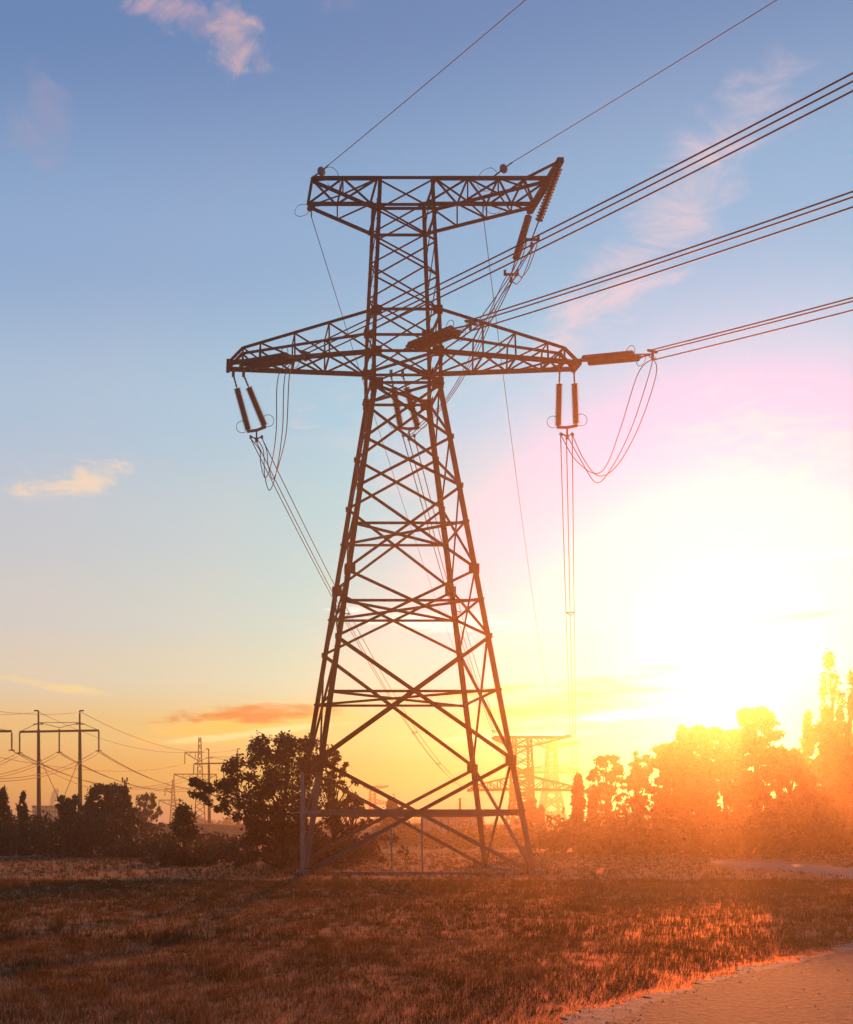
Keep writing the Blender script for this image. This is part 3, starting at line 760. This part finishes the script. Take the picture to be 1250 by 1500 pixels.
e1 = portal([57.5, 118], 160, 1041, (29, 145), 1072, [(29, 1073, 1103), (87, 1068, 1102), (145, 1070, 1100)], 'two-pole portal pylon rising above the bushes near the left edge')
e2 = portal([307, 349], 238, 1097, (284, 372), 1119, [(284, 1120, 1134), (328, 1120, 1140), (372, 1120, 1140)], 'farther portal pylon half hidden by the dark leafy tree', pole_w=0.26)
e0 = portal([-16, -70], 153, 1040, (-98, 17.5), 1073, [(17.5, 1073, 1099)], 'portal pylon cut off by the left edge of the photo')
WG = 'conductors between the portal pylons'
for i in range(3):
    for j, o in enumerate((-0.25, 0.25)):
        w_ = ('upper', 'lower')[j]
        wire(sagged(e1[i] + Vector((o, 0, -.1 * j)), e2[i] + Vector((o, 0, -.4 * j)), 3.1, 24), 0.042, '%s thin wire from the %s string of the left portal pylon to the right' % (w_, ('left', 'middle', 'right')[i]), WG, sides=5)
        nb = P(-260 + 60 * i, 1112 + 4 * i, 100)
        wire(sagged(e1[i] + Vector((o, 0, -.1 * j)), nb + Vector((o, 0, -.3 * j)), 2.0, 24), 0.036, '%s thin wire from the %s string of the left portal pylon to the left edge' % (w_, ('left', 'middle', 'right')[i]), WG, sides=5)
for i, (x, x2) in enumerate(((57, 306), (119, 348))):
    t = ('left', 'right')[i]
    wire(sagged(P(x, 1043, 160), P(x2, 1098, 238), 2.1, 20), 0.028, 'faint earth wire from the %s pole of the portal pylon to the right' % t, WG, 'earth_wire', sides=5)
    wire(sagged(P(x, 1043, 160), P(-260 + 40 * i, 985, 100), 1.3, 20), 0.024, 'faint earth wire from the %s pole of the portal pylon to the left edge' % t, WG, 'earth_wire', sides=5)
wire(sagged(e0[0], P(250, 1150, 292), 3.4, 24), 0.042, 'single low wire crossing behind the poles at the left', WG, sides=5)
wire(sagged(P(-200, 1060, 120), P(271, 1119, 285), 2.7, 24), 0.038, 'single wire rising to the taller pointed mast', WG, sides=5)
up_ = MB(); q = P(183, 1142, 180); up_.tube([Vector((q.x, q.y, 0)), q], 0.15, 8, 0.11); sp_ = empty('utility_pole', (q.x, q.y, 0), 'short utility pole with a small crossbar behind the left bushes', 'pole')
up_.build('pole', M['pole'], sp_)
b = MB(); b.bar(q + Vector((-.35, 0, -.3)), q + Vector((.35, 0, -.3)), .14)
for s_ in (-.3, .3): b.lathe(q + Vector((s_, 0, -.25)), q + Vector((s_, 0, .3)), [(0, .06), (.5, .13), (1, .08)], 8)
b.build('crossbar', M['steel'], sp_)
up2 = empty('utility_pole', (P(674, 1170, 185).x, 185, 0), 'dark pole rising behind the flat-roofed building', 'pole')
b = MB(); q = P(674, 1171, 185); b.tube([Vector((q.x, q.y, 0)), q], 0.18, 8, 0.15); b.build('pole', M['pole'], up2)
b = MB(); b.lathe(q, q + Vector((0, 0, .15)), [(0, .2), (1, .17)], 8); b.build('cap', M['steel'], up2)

# ------------------------------------------------------------------ buildings
def block(name, px0, px1, ytop, D, depth, label, rows, cols, overhang, win, ybot=None):
    a, b_ = P(px0, ytop, D), P(px1, ytop, D); X0, X1, H = a.x, b_.x, a.z
    root = empty(name, ((X0 + X1) / 2, D, 0), label, 'building')
    b = MB(); b.box((X0, D, 0), (X1, D + depth, H - 0.35)); b.build('wall', M['wall'], root)
    b = MB(); b.box((X0 - overhang, D - overhang, H - 0.35), (X1 + overhang, D + depth + overhang, H)); b.build('roof', M['roof'], root)
    cw = (X1 - X0) / cols; rh = (H - 0.8) / rows
    for i in range(cols):
        for j in range(rows):
            x = X0 + cw * (i + .5); z = 0.5 + rh * (j + .5)
            w = MB(); w.box((x - cw * win, D - 0.05, z - rh * .3), (x + cw * win, D - 0.004, z + rh * .3)); w.build('window', M['pane'], root)
block('low_building', 636, 709, 1189, 172, 9, 'low flat-roofed building behind the right legs of the big pylon', 1, 7, 0.35, 0.36)
block('apartment_block', 48, 85, 1180, 430, 10, 'distant pale block with rows of windows above the left bushes', 5, 9, 0.3, 0.3)

sm = MB(); q = P(74, 1182, 436); q.z = P(74, 1182, 436).z
sm.lathe(q, q + Vector((2.2, 0, 6.0)), [(0, .3), (.2, .6), (.35, .9), (.5, .8), (.65, 1.25), (.8, 1.0), (.93, .7), (1, .1)], 12)
smm = bpy.data.materials.new('pale_smoke'); smm.use_nodes = True; smm.node_tree.nodes.clear()
g = NG(smm.node_tree); o_ = g.new('ShaderNodeOutputMaterial'); v_ = g.new('ShaderNodeVolumePrincipled'); v_.inputs['Color'].default_value = (.75, .75, .85, 1); v_.inputs['Density'].default_value = 0.03
smm.node_tree.links.new(v_.outputs[0], o_.inputs['Volume'])
tag(sm.build('smoke_plume', smm), 'faint pale smoke plume over the distant block at the left', 'smoke', kind='stuff')

# ------------------------------------------------------------------ trees
def leaves(centres, rad, per, size, r, zs=0.85):
    """small rhombic leaves scattered round cluster centres"""
    C = np.repeat(np.asarray(centres, dtype=np.float64), per, axis=0); Rr = np.repeat(np.asarray(rad), per)
    n = len(C)
    d = r.normal(size=(n, 3)); d /= np.linalg.norm(d, axis=1)[:, None]
    c = C + d * (Rr * (r.random(n) ** 0.5) * np.where(r.random(n) < 0.18, 1.55, 1.0))[:, None] * np.array([1, 1, zs])
    u = r.normal(size=(n, 3)); u /= np.linalg.norm(u, axis=1)[:, None]
    w = np.cross(u, r.normal(size=(n, 3))); w /= np.linalg.norm(w, axis=1)[:, None]
    s = size * r.uniform(0.6, 1.4, n)[:, None]
    V = np.stack([c - u * s, c + w * s * 0.5, c + u * s, c - w * s * 0.5], axis=1).reshape(-1, 3)
    F = np.arange(n * 4).reshape(-1, 4)
    return V, F

def tree(px, ytop, wpx, D, kind, label, leafm='leaf_a', name='tree', n=70, per=70, leaf=0.13, group=None, seed=0, base=0.16, extra=None):
    r = np.random.default_rng(1000 + seed); top = P(px, ytop, D); X = top.x; H = top.z; W = wpx * D / FPX / 2
    root = empty(name, (X, D, 0), label, 'bush' if kind == 'bush' else 'tree', group)
    cs = []; rs = []
    stems = [(0, 0, 1.0)] + [(r.uniform(-0.7, 0.7), r.uniform(-0.6, 0.6), r.uniform(0.6, 0.9)) for _ in range(4)]
    while len(cs) < n:
        t = r.random(); a = r.uniform(0, 2 * math.pi); q = math.sqrt(r.random())
        if kind == 'poplar':
            k = int(r.integers(0, len(stems))); sx_, sy_, sh = stems[k]; zz = H * sh * (0.08 + 0.90 * t)
            loc = W * 0.50 * min(1.0, 0.35 + 1.6 * t, 0.30 + 2.2 * (1 - t)) * (1.0 if k == 0 else 0.75)
            cs.append((X + sx_ * W * (0.35 + 0.65 * t) + loc * q * math.cos(a), D + sy_ * W * (0.35 + 0.65 * t) + loc * q * math.sin(a), zz))
            rs.append(W * r.uniform(0.10, 0.20) + 0.04); continue
        elif kind == 'cone': prof = (1 - t) ** 0.75 * 0.95 + 0.06; z0 = 0.03
        elif kind == 'bush': prof = math.sqrt(max(0.02, 1 - t ** 2.2)); z0 = 0.02
        elif kind == 'airy': prof = 0.4 + 0.6 * math.sin(math.pi * min(1, t * 0.85 + 0.1)); z0 = 0.28
        else: prof = 0.42 + 0.58 * math.sin(math.pi * min(1, t * 0.86 + 0.07)) ** 0.7; z0 = base
        lump = 0.80 + 0.24 * math.sin(3 * a + 7 * t + seed) + 0.14 * math.sin(11 * t + 5 * a)
        rr = W * prof * q * lump
        if kind in ('round', 'airy') and r.random() < 0.5: rr = W * prof * lump * r.uniform(0.75, 1.0)
        z = H * (z0 + (0.97 - z0) * t)
        rad = {'poplar': 0.2, 'cone': 0.2, 'bush': 0.2, 'airy': 0.12, 'round': 0.15 if D > 80 else 0.13}[kind] * W * r.uniform(0.6, 1.3) + 0.05
        cs.append((X + rr * math.cos(a), D + rr * math.sin(a), z)); rs.append(rad)
    if extra:
        for (ex, ey, er) in extra:
            p = P(ex, ey, D); 
            for _ in range(5): cs.append((p.x + r.normal() * er * .6, p.y + r.normal() * er, p.z + r.normal() * er * .5)); rs.append(er * r.uniform(.5, .9))
    # trunk and limbs
    b = MB(); tr = 0.022 * H + 0.04; pts = []; x = y = 0.0
    for i in range(9):
        pts.append((X + x, D + y, H * 0.86 * i / 8)); x += r.normal() * 0.012 * H; y += r.normal() * 0.012 * H
    b.tube(pts, tr, 8, tr * 0.15)
    step = max(1, len(cs) // (34 if kind != 'bush' else 14))
    for c in cs[::step]:
        zf = min(0.8, max(0.05, (c[2] / H) * 0.62)); i = zf / 0.86 * 8; k = int(i); f = i - k
        p = Vector(pts[k]).lerp(Vector(pts[min(8, k + 1)]), f); q = Vector(c); m = p.lerp(q, .5) + Vector((0, 0, -0.04 * H * (1 if r.random() > .4 else -1)))
        b.tube(smooth_path([p, m, q], 4), tr * (0.42 - 0.3 * zf), 5, tr * 0.06)
    b.build('trunk', M['bark'], root)
    V, F = leaves(cs, rs, per, leaf, r, {'poplar': 2.0, 'cone': 1.5}.get(kind, 0.85))
    V[:, 2] = np.maximum(V[:, 2], 0.02)
    quick_mesh('crown', V, F, M[leafm], root)
    return root

# the dark tree left of the pylon and its neighbours
tree(412, 1074, 172, 62, 'round', 'large dark leafy tree directly left of the big pylon', n=210, per=80, leaf=0.085, seed=1, base=0.2,
     extra=[(300, 1152, .35), (318, 1146, .35), (285, 1150, .22), (335, 1150, .35), (296, 1165, .3), (345, 1120, .4), (326, 1180, .35), (350, 1190, .4)])
tree(492, 1096, 66, 64, 'airy', 'narrow leafy tree behind the left legs of the big pylon', n=48, per=60, leaf=0.085, seed=2, group=None)
tree(515, 1160, 70, 66, 'airy', 'small loose tree between the left legs of the big pylon', n=34, per=55, leaf=0.085, seed=3)
tree(575, 1170, 66, 150, 'cone', 'pointed dark tree under the lower cross of the pylon braces', n=50, per=60, leaf=0.22, seed=4)
# left row
LR = [(4, 1158, 44, 92, 'poplar', 'dark pointed tree cut by the left edge', 60), (34, 1160, 22, 92, 'poplar', 'slim dark spire-shaped tree second from the left edge', 34),
      (103, 1164, 42, 93, 'round', 'small dark tree between the two poles of the portal pylon', 60), (134, 1168, 30, 95, 'round', 'small rounded tree hugging the right pole of the portal pylon', 40),
      (165, 1149, 78, 94, 'round', 'broad rounded tree right of the portal pylon', 100)]
for i, (x, y, w, D, kd, lab, n) in enumerate(LR): tree(x, y, w, D, kd, lab, n=int(n * 1.8), per=75, leaf=0.12, seed=20 + i)
tree(213, 1163, 56, 150, 'airy', 'pale airy tree farther off, right of the broad rounded tree', 'leaf_c', n=50, per=36, leaf=0.2, seed=27)
tree(268, 1182, 72, 72, 'bush', 'loose shrub below the pointed lattice masts', 'leaf_b', n=60, per=60, leaf=0.1, seed=28, name='bush')
# right side: pointed trees, then the glowing row under the sun
RR = [(775, 1172, 40, 140, 'round', 'rounded tree behind the right foot of the big pylon', 40, 'leaf_a'),
      (793, 1183, 24, 142, 'cone', 'small pointed tree just right of the big pylon foot', 26, 'leaf_a'),
      (847, 1136, 34, 108, 'cone', 'taller of two pointed trees beside the distant lattice pylon', 50, 'leaf_a'),
      (869, 1154, 28, 109, 'cone', 'shorter pointed tree right of the taller pointed one', 40, 'leaf_a'),
      (893, 1104, 66, 106, 'airy', 'thin see-through tree with bare limbs left of the sunlit row', 46, 'leaf_c'),
      (937, 1098, 40, 104, 'round', 'narrow upright tree with a blunt top in the sunlit row', 44, 'leaf_b'),
      (982, 1086, 74, 104, 'round', 'bushy tree left of the sun with a stepped crown', 80, 'leaf_b'),
      (1020, 1062, 84, 103, 'round', 'dense tall tree just left below the sun', 100, 'leaf_b'),
      (1068, 1066, 60, 104, 'round', 'tree straight below the sun, washed out by its glare', 70, 'leaf_b'),
      (1112, 1034, 80, 101, 'round', 'broad tree right of the sun with an even crown', 110, 'leaf_b'),
      (1156, 1094, 56, 102, 'round', 'shorter tree between the broad one and the tallest poplar', 60, 'leaf_b'),
      (1186, 1040, 50, 100, 'poplar', 'side stem poplar leaning against the tallest poplar', 60, 'leaf_c'),
      (1216, 953, 66, 99, 'poplar', 'tallest slim poplar near the right edge', 110, 'leaf_c'),
      (1250, 985, 58, 100, 'poplar', 'tall poplar cut by the right edge', 90, 'leaf_c'),
      (1228, 1120, 60, 98, 'round', 'low round tree at the foot of the tallest poplar', 60, 'leaf_b')]
for i, (x, y, w, D, kd, lab, n, lm) in enumerate(RR): tree(x, y, w, D, kd, lab, lm, n=int(n * 2.2), per=48 if kd == 'airy' or y < 1000 else 85, leaf=0.15, seed=40 + i)

def thicket(name, spots, m, leaf, per, seed):
    """undergrowth and far woods that read as one mass"""
    r = np.random.default_rng(seed); cs = []; rs = []
    for (x0, x1, D0, D1, h0, h1, n) in spots:
        for _ in range(n):
            D = r.uniform(D0, D1); px = r.uniform(x0, x1); X = (px - CX) * D / FPX; H = r.uniform(h0, h1)
            for k in range(6):
                z = H * r.uniform(0.05, 0.9); q = 0.55 * H * math.sqrt(max(0.05, 1 - z / H))
                cs.append((X + r.normal() * q, D + r.normal() * q, z)); rs.append(0.25 * H * r.uniform(.6, 1.2))
    V, F = leaves(cs, rs, per, leaf, r); V[:, 2] = np.maximum(V[:, 2], 0.01)
    return tag(quick_mesh(name, V, F, m), kind='stuff')
o = thicket('undergrowth', [(-60, 205, 88, 98, 1.9, 3.5, 110), (180, 330, 80, 100, 1.0, 1.7, 46), (230, 320, 66, 74, 0.6, 1.2, 22), (330, 560, 62, 82, 0.8, 1.7, 46)], M['leaf_a'], 0.13, 26, 71)
tag(o, 'dark low undergrowth below the trees left of the pylon', 'undergrowth')
o = thicket('understorey', [(800, 1290, 98, 112, 1.4, 3.4, 130), (950, 1290, 100, 110, 2.5, 4.5, 50), (560, 800, 120, 160, 1.2, 2.4, 60)], M['leaf_b'], 0.17, 26, 72)
tag(o, 'hazy shrubs along the foot of the sunlit tree row', 'undergrowth')
o = thicket('far_woodland', [(-80, 1400, 400, 445, 3.4, 5.6, 260), (-80, 1400, 300, 400, 2.0, 3.6, 160)], M['leaf_a'], 0.5, 18, 73)
tag(o, 'far band of woodland along the horizon', 'woodland')

# ------------------------------------------------------------------ grass
def on_road(x, y):
    ex = np.array([p.x for p in edge]); ey = np.array([p.y for p in edge])
    return x > np.interp(y, ey, ex) - 0.12
def grass(n, D0, D1, h0, h1, wid, seed, per=5):
    r = np.random.default_rng(seed)
    D = np.sqrt(r.uniform(D0 ** 2, D1 ** 2, n)); px = r.uniform(-90, 1340, n)
    X = (px - CX) * D / FPX
    patch = 0.5 + 0.25 * np.sin(1.9 * X + 1.3 * np.sin(0.45 * D)) * np.sin(0.8 * D + 1.6 * np.sin(0.7 * X)) + 0.25 * np.sin(4.1 * X + 2.0 * np.sin(1.3 * D)) * np.sin(2.3 * D + 1.1 * X)
    keep = (~on_road(X, D)) & (r.random(n) < 0.68 + 0.32 * patch)
    tx, td = X - 4.0, D
    near_edge = np.clip((np.interp(D, [p.y for p in edge], [p.x for p in edge]) - X) / 1.2, 0.12, 1.0)
    track = (px > 1040) & (D > 50) & (D < 80) & (np.abs(3600.0 / D + 1215 - np.interp(px, [1030, 1150, 1270, 1350], [1263, 1268, 1281, 1289])) < 7)
    keep &= ~track & ~((near_edge < 0.5) & (r.random(n) < 0.5))
    X, D, patch, near_edge = X[keep], D[keep], patch[keep], near_edge[keep]
    X = np.repeat(X, per) + r.normal(size=len(X) * per) * 0.05; D = np.repeat(D, per) + r.normal(size=len(D) * per) * 0.05
    H = np.repeat((h0 + (h1 - h0) * patch) * near_edge, per) * r.uniform(0.35, 1.25, len(X))
    n = len(X); a = r.uniform(0, 2 * math.pi, n); lean = np.abs(r.normal(size=n)) * 0.35 * H; la = r.uniform(0, 2 * math.pi, n)
    w = wid * r.uniform(0.6, 1.4, n)
    dx, dy = np.cos(a) * w, np.sin(a) * w; lx, ly = np.cos(la) * lean, np.sin(la) * lean
    z = np.zeros(n)
    V = np.stack([np.stack([X - dx, D - dy, z], 1), np.stack([X + dx, D + dy, z], 1),
                  np.stack([X + lx * .4 + dx * .7, D + ly * .4 + dy * .7, H * .6], 1), np.stack([X + lx * .4 - dx * .7, D + ly * .4 - dy * .7, H * .6], 1),
                  np.stack([X + lx, D + ly, H], 1)], axis=1).reshape(-1, 3)
    i = np.arange(n)[:, None] * 5
    return V, np.concatenate([i + np.array([[0, 1, 2]]), i + np.array([[0, 2, 3]]), i + np.array([[3, 2, 4]])])
Vs, Fs, off = [], [], 0
for args in ((17000, 9.5, 22.5, 0.04, 0.12, 0.003, 81, 7), (21000, 22.3, 48, 0.06, 0.15, 0.006, 82, 7), (9000, 48, 104, 0.08, 0.22, 0.012, 83, 7), (2400, 9.5, 45, 0.12, 0.42, 0.003, 84, 3)):
    V, F = grass(*args); Vs.append(V); Fs.append(F + off); off += len(V)
def weeds(seed):
    r = np.random.default_rng(seed); n = 900
    k = r.integers(0, 4, n); X = PX + np.where(k % 2 == 0, -1, 1) * 4.68 + r.normal(size=n) * 0.55; D = PD + np.where(k < 2, -1, 1) * 4.68 + r.normal(size=n) * 0.55
    H = r.uniform(0.15, 0.75, n); a = r.uniform(0, 6.28, n); w = 0.012
    lx, ly = r.normal(size=n) * .15 * H, r.normal(size=n) * .15 * H
    V = np.stack([np.stack([X - np.cos(a) * w, D - np.sin(a) * w, H * 0], 1), np.stack([X + np.cos(a) * w, D + np.sin(a) * w, H * 0], 1), np.stack([X + lx, D + ly, H], 1)], axis=1).reshape(-1, 3)
    return V, np.arange(n * 3).reshape(-1, 3)
V, F = weeds(85); Vs.append(V); Fs.append(F + off); off += len(V)
o = quick_mesh('grass', np.concatenate(Vs), np.concatenate(Fs), M['grass'])
tag(o, 'rough dry grass covering the field around the pylon', 'grass', kind='stuff')

# stones on the road and its verge
def stones(n, seed):
    r = np.random.default_rng(seed); D = np.sqrt(r.uniform(9.5 ** 2, 34 ** 2, n)); ex = np.interp(D, [p.y for p in edge], [p.x for p in edge])
    X = ex + np.where(r.random(n) < 0.6, r.normal(size=n) * 0.22, r.uniform(-0.2, 4.5, n)); S = 0.004 + 0.012 * r.random(n) ** 3
    a = r.uniform(0, 6.28, n); ca, sa = np.cos(a) * S * r.uniform(.7, 1.5, n), np.sin(a) * S
    z0 = np.full(n, 0.012)
    V = np.stack([np.stack([X - ca, D - sa, z0], 1), np.stack([X + sa, D - ca, z0], 1), np.stack([X + ca, D + sa, z0], 1), np.stack([X - sa, D + ca, z0], 1),
                  np.stack([X + ca * .2, D, z0 + S * .9], 1)], axis=1).reshape(-1, 3)
    i = np.arange(n)[:, None] * 5
    return V, np.concatenate([i + np.array([[0, 1, 4]]), i + np.array([[1, 2, 4]]), i + np.array([[2, 3, 4]]), i + np.array([[3, 0, 4]])])
V, F = stones(1800, 91)
tag(quick_mesh('gravel', V, F, M['sand']), 'small stones scattered along the road edge', 'gravel', kind='stuff')

# ------------------------------------------------------------------ haze: sunlit evening air round the whole place
hz = MB(); hz.box((GX0 - 5, GY0 - 5, -1.0), (GX1 + 5, GY1 + 5, 30.6))
hm = bpy.data.materials.new('evening_haze'); hm.use_nodes = True
t = hm.node_tree; t.nodes.clear(); g = NG(t); out = g.new('ShaderNodeOutputMaterial'); pv = g.new('ShaderNodeVolumePrincipled')
pv.inputs['Color'].default_value = (1.0, 0.80, 0.60, 1); pv.inputs['Density'].default_value = 0.0011; pv.inputs['Anisotropy'].default_value = 0.912
t.links.new(pv.outputs[0], out.inputs['Volume'])
haze = hz.build('haze', hm); tag(haze, 'glowing evening haze in the air around the sun', 'haze', kind='stuff')
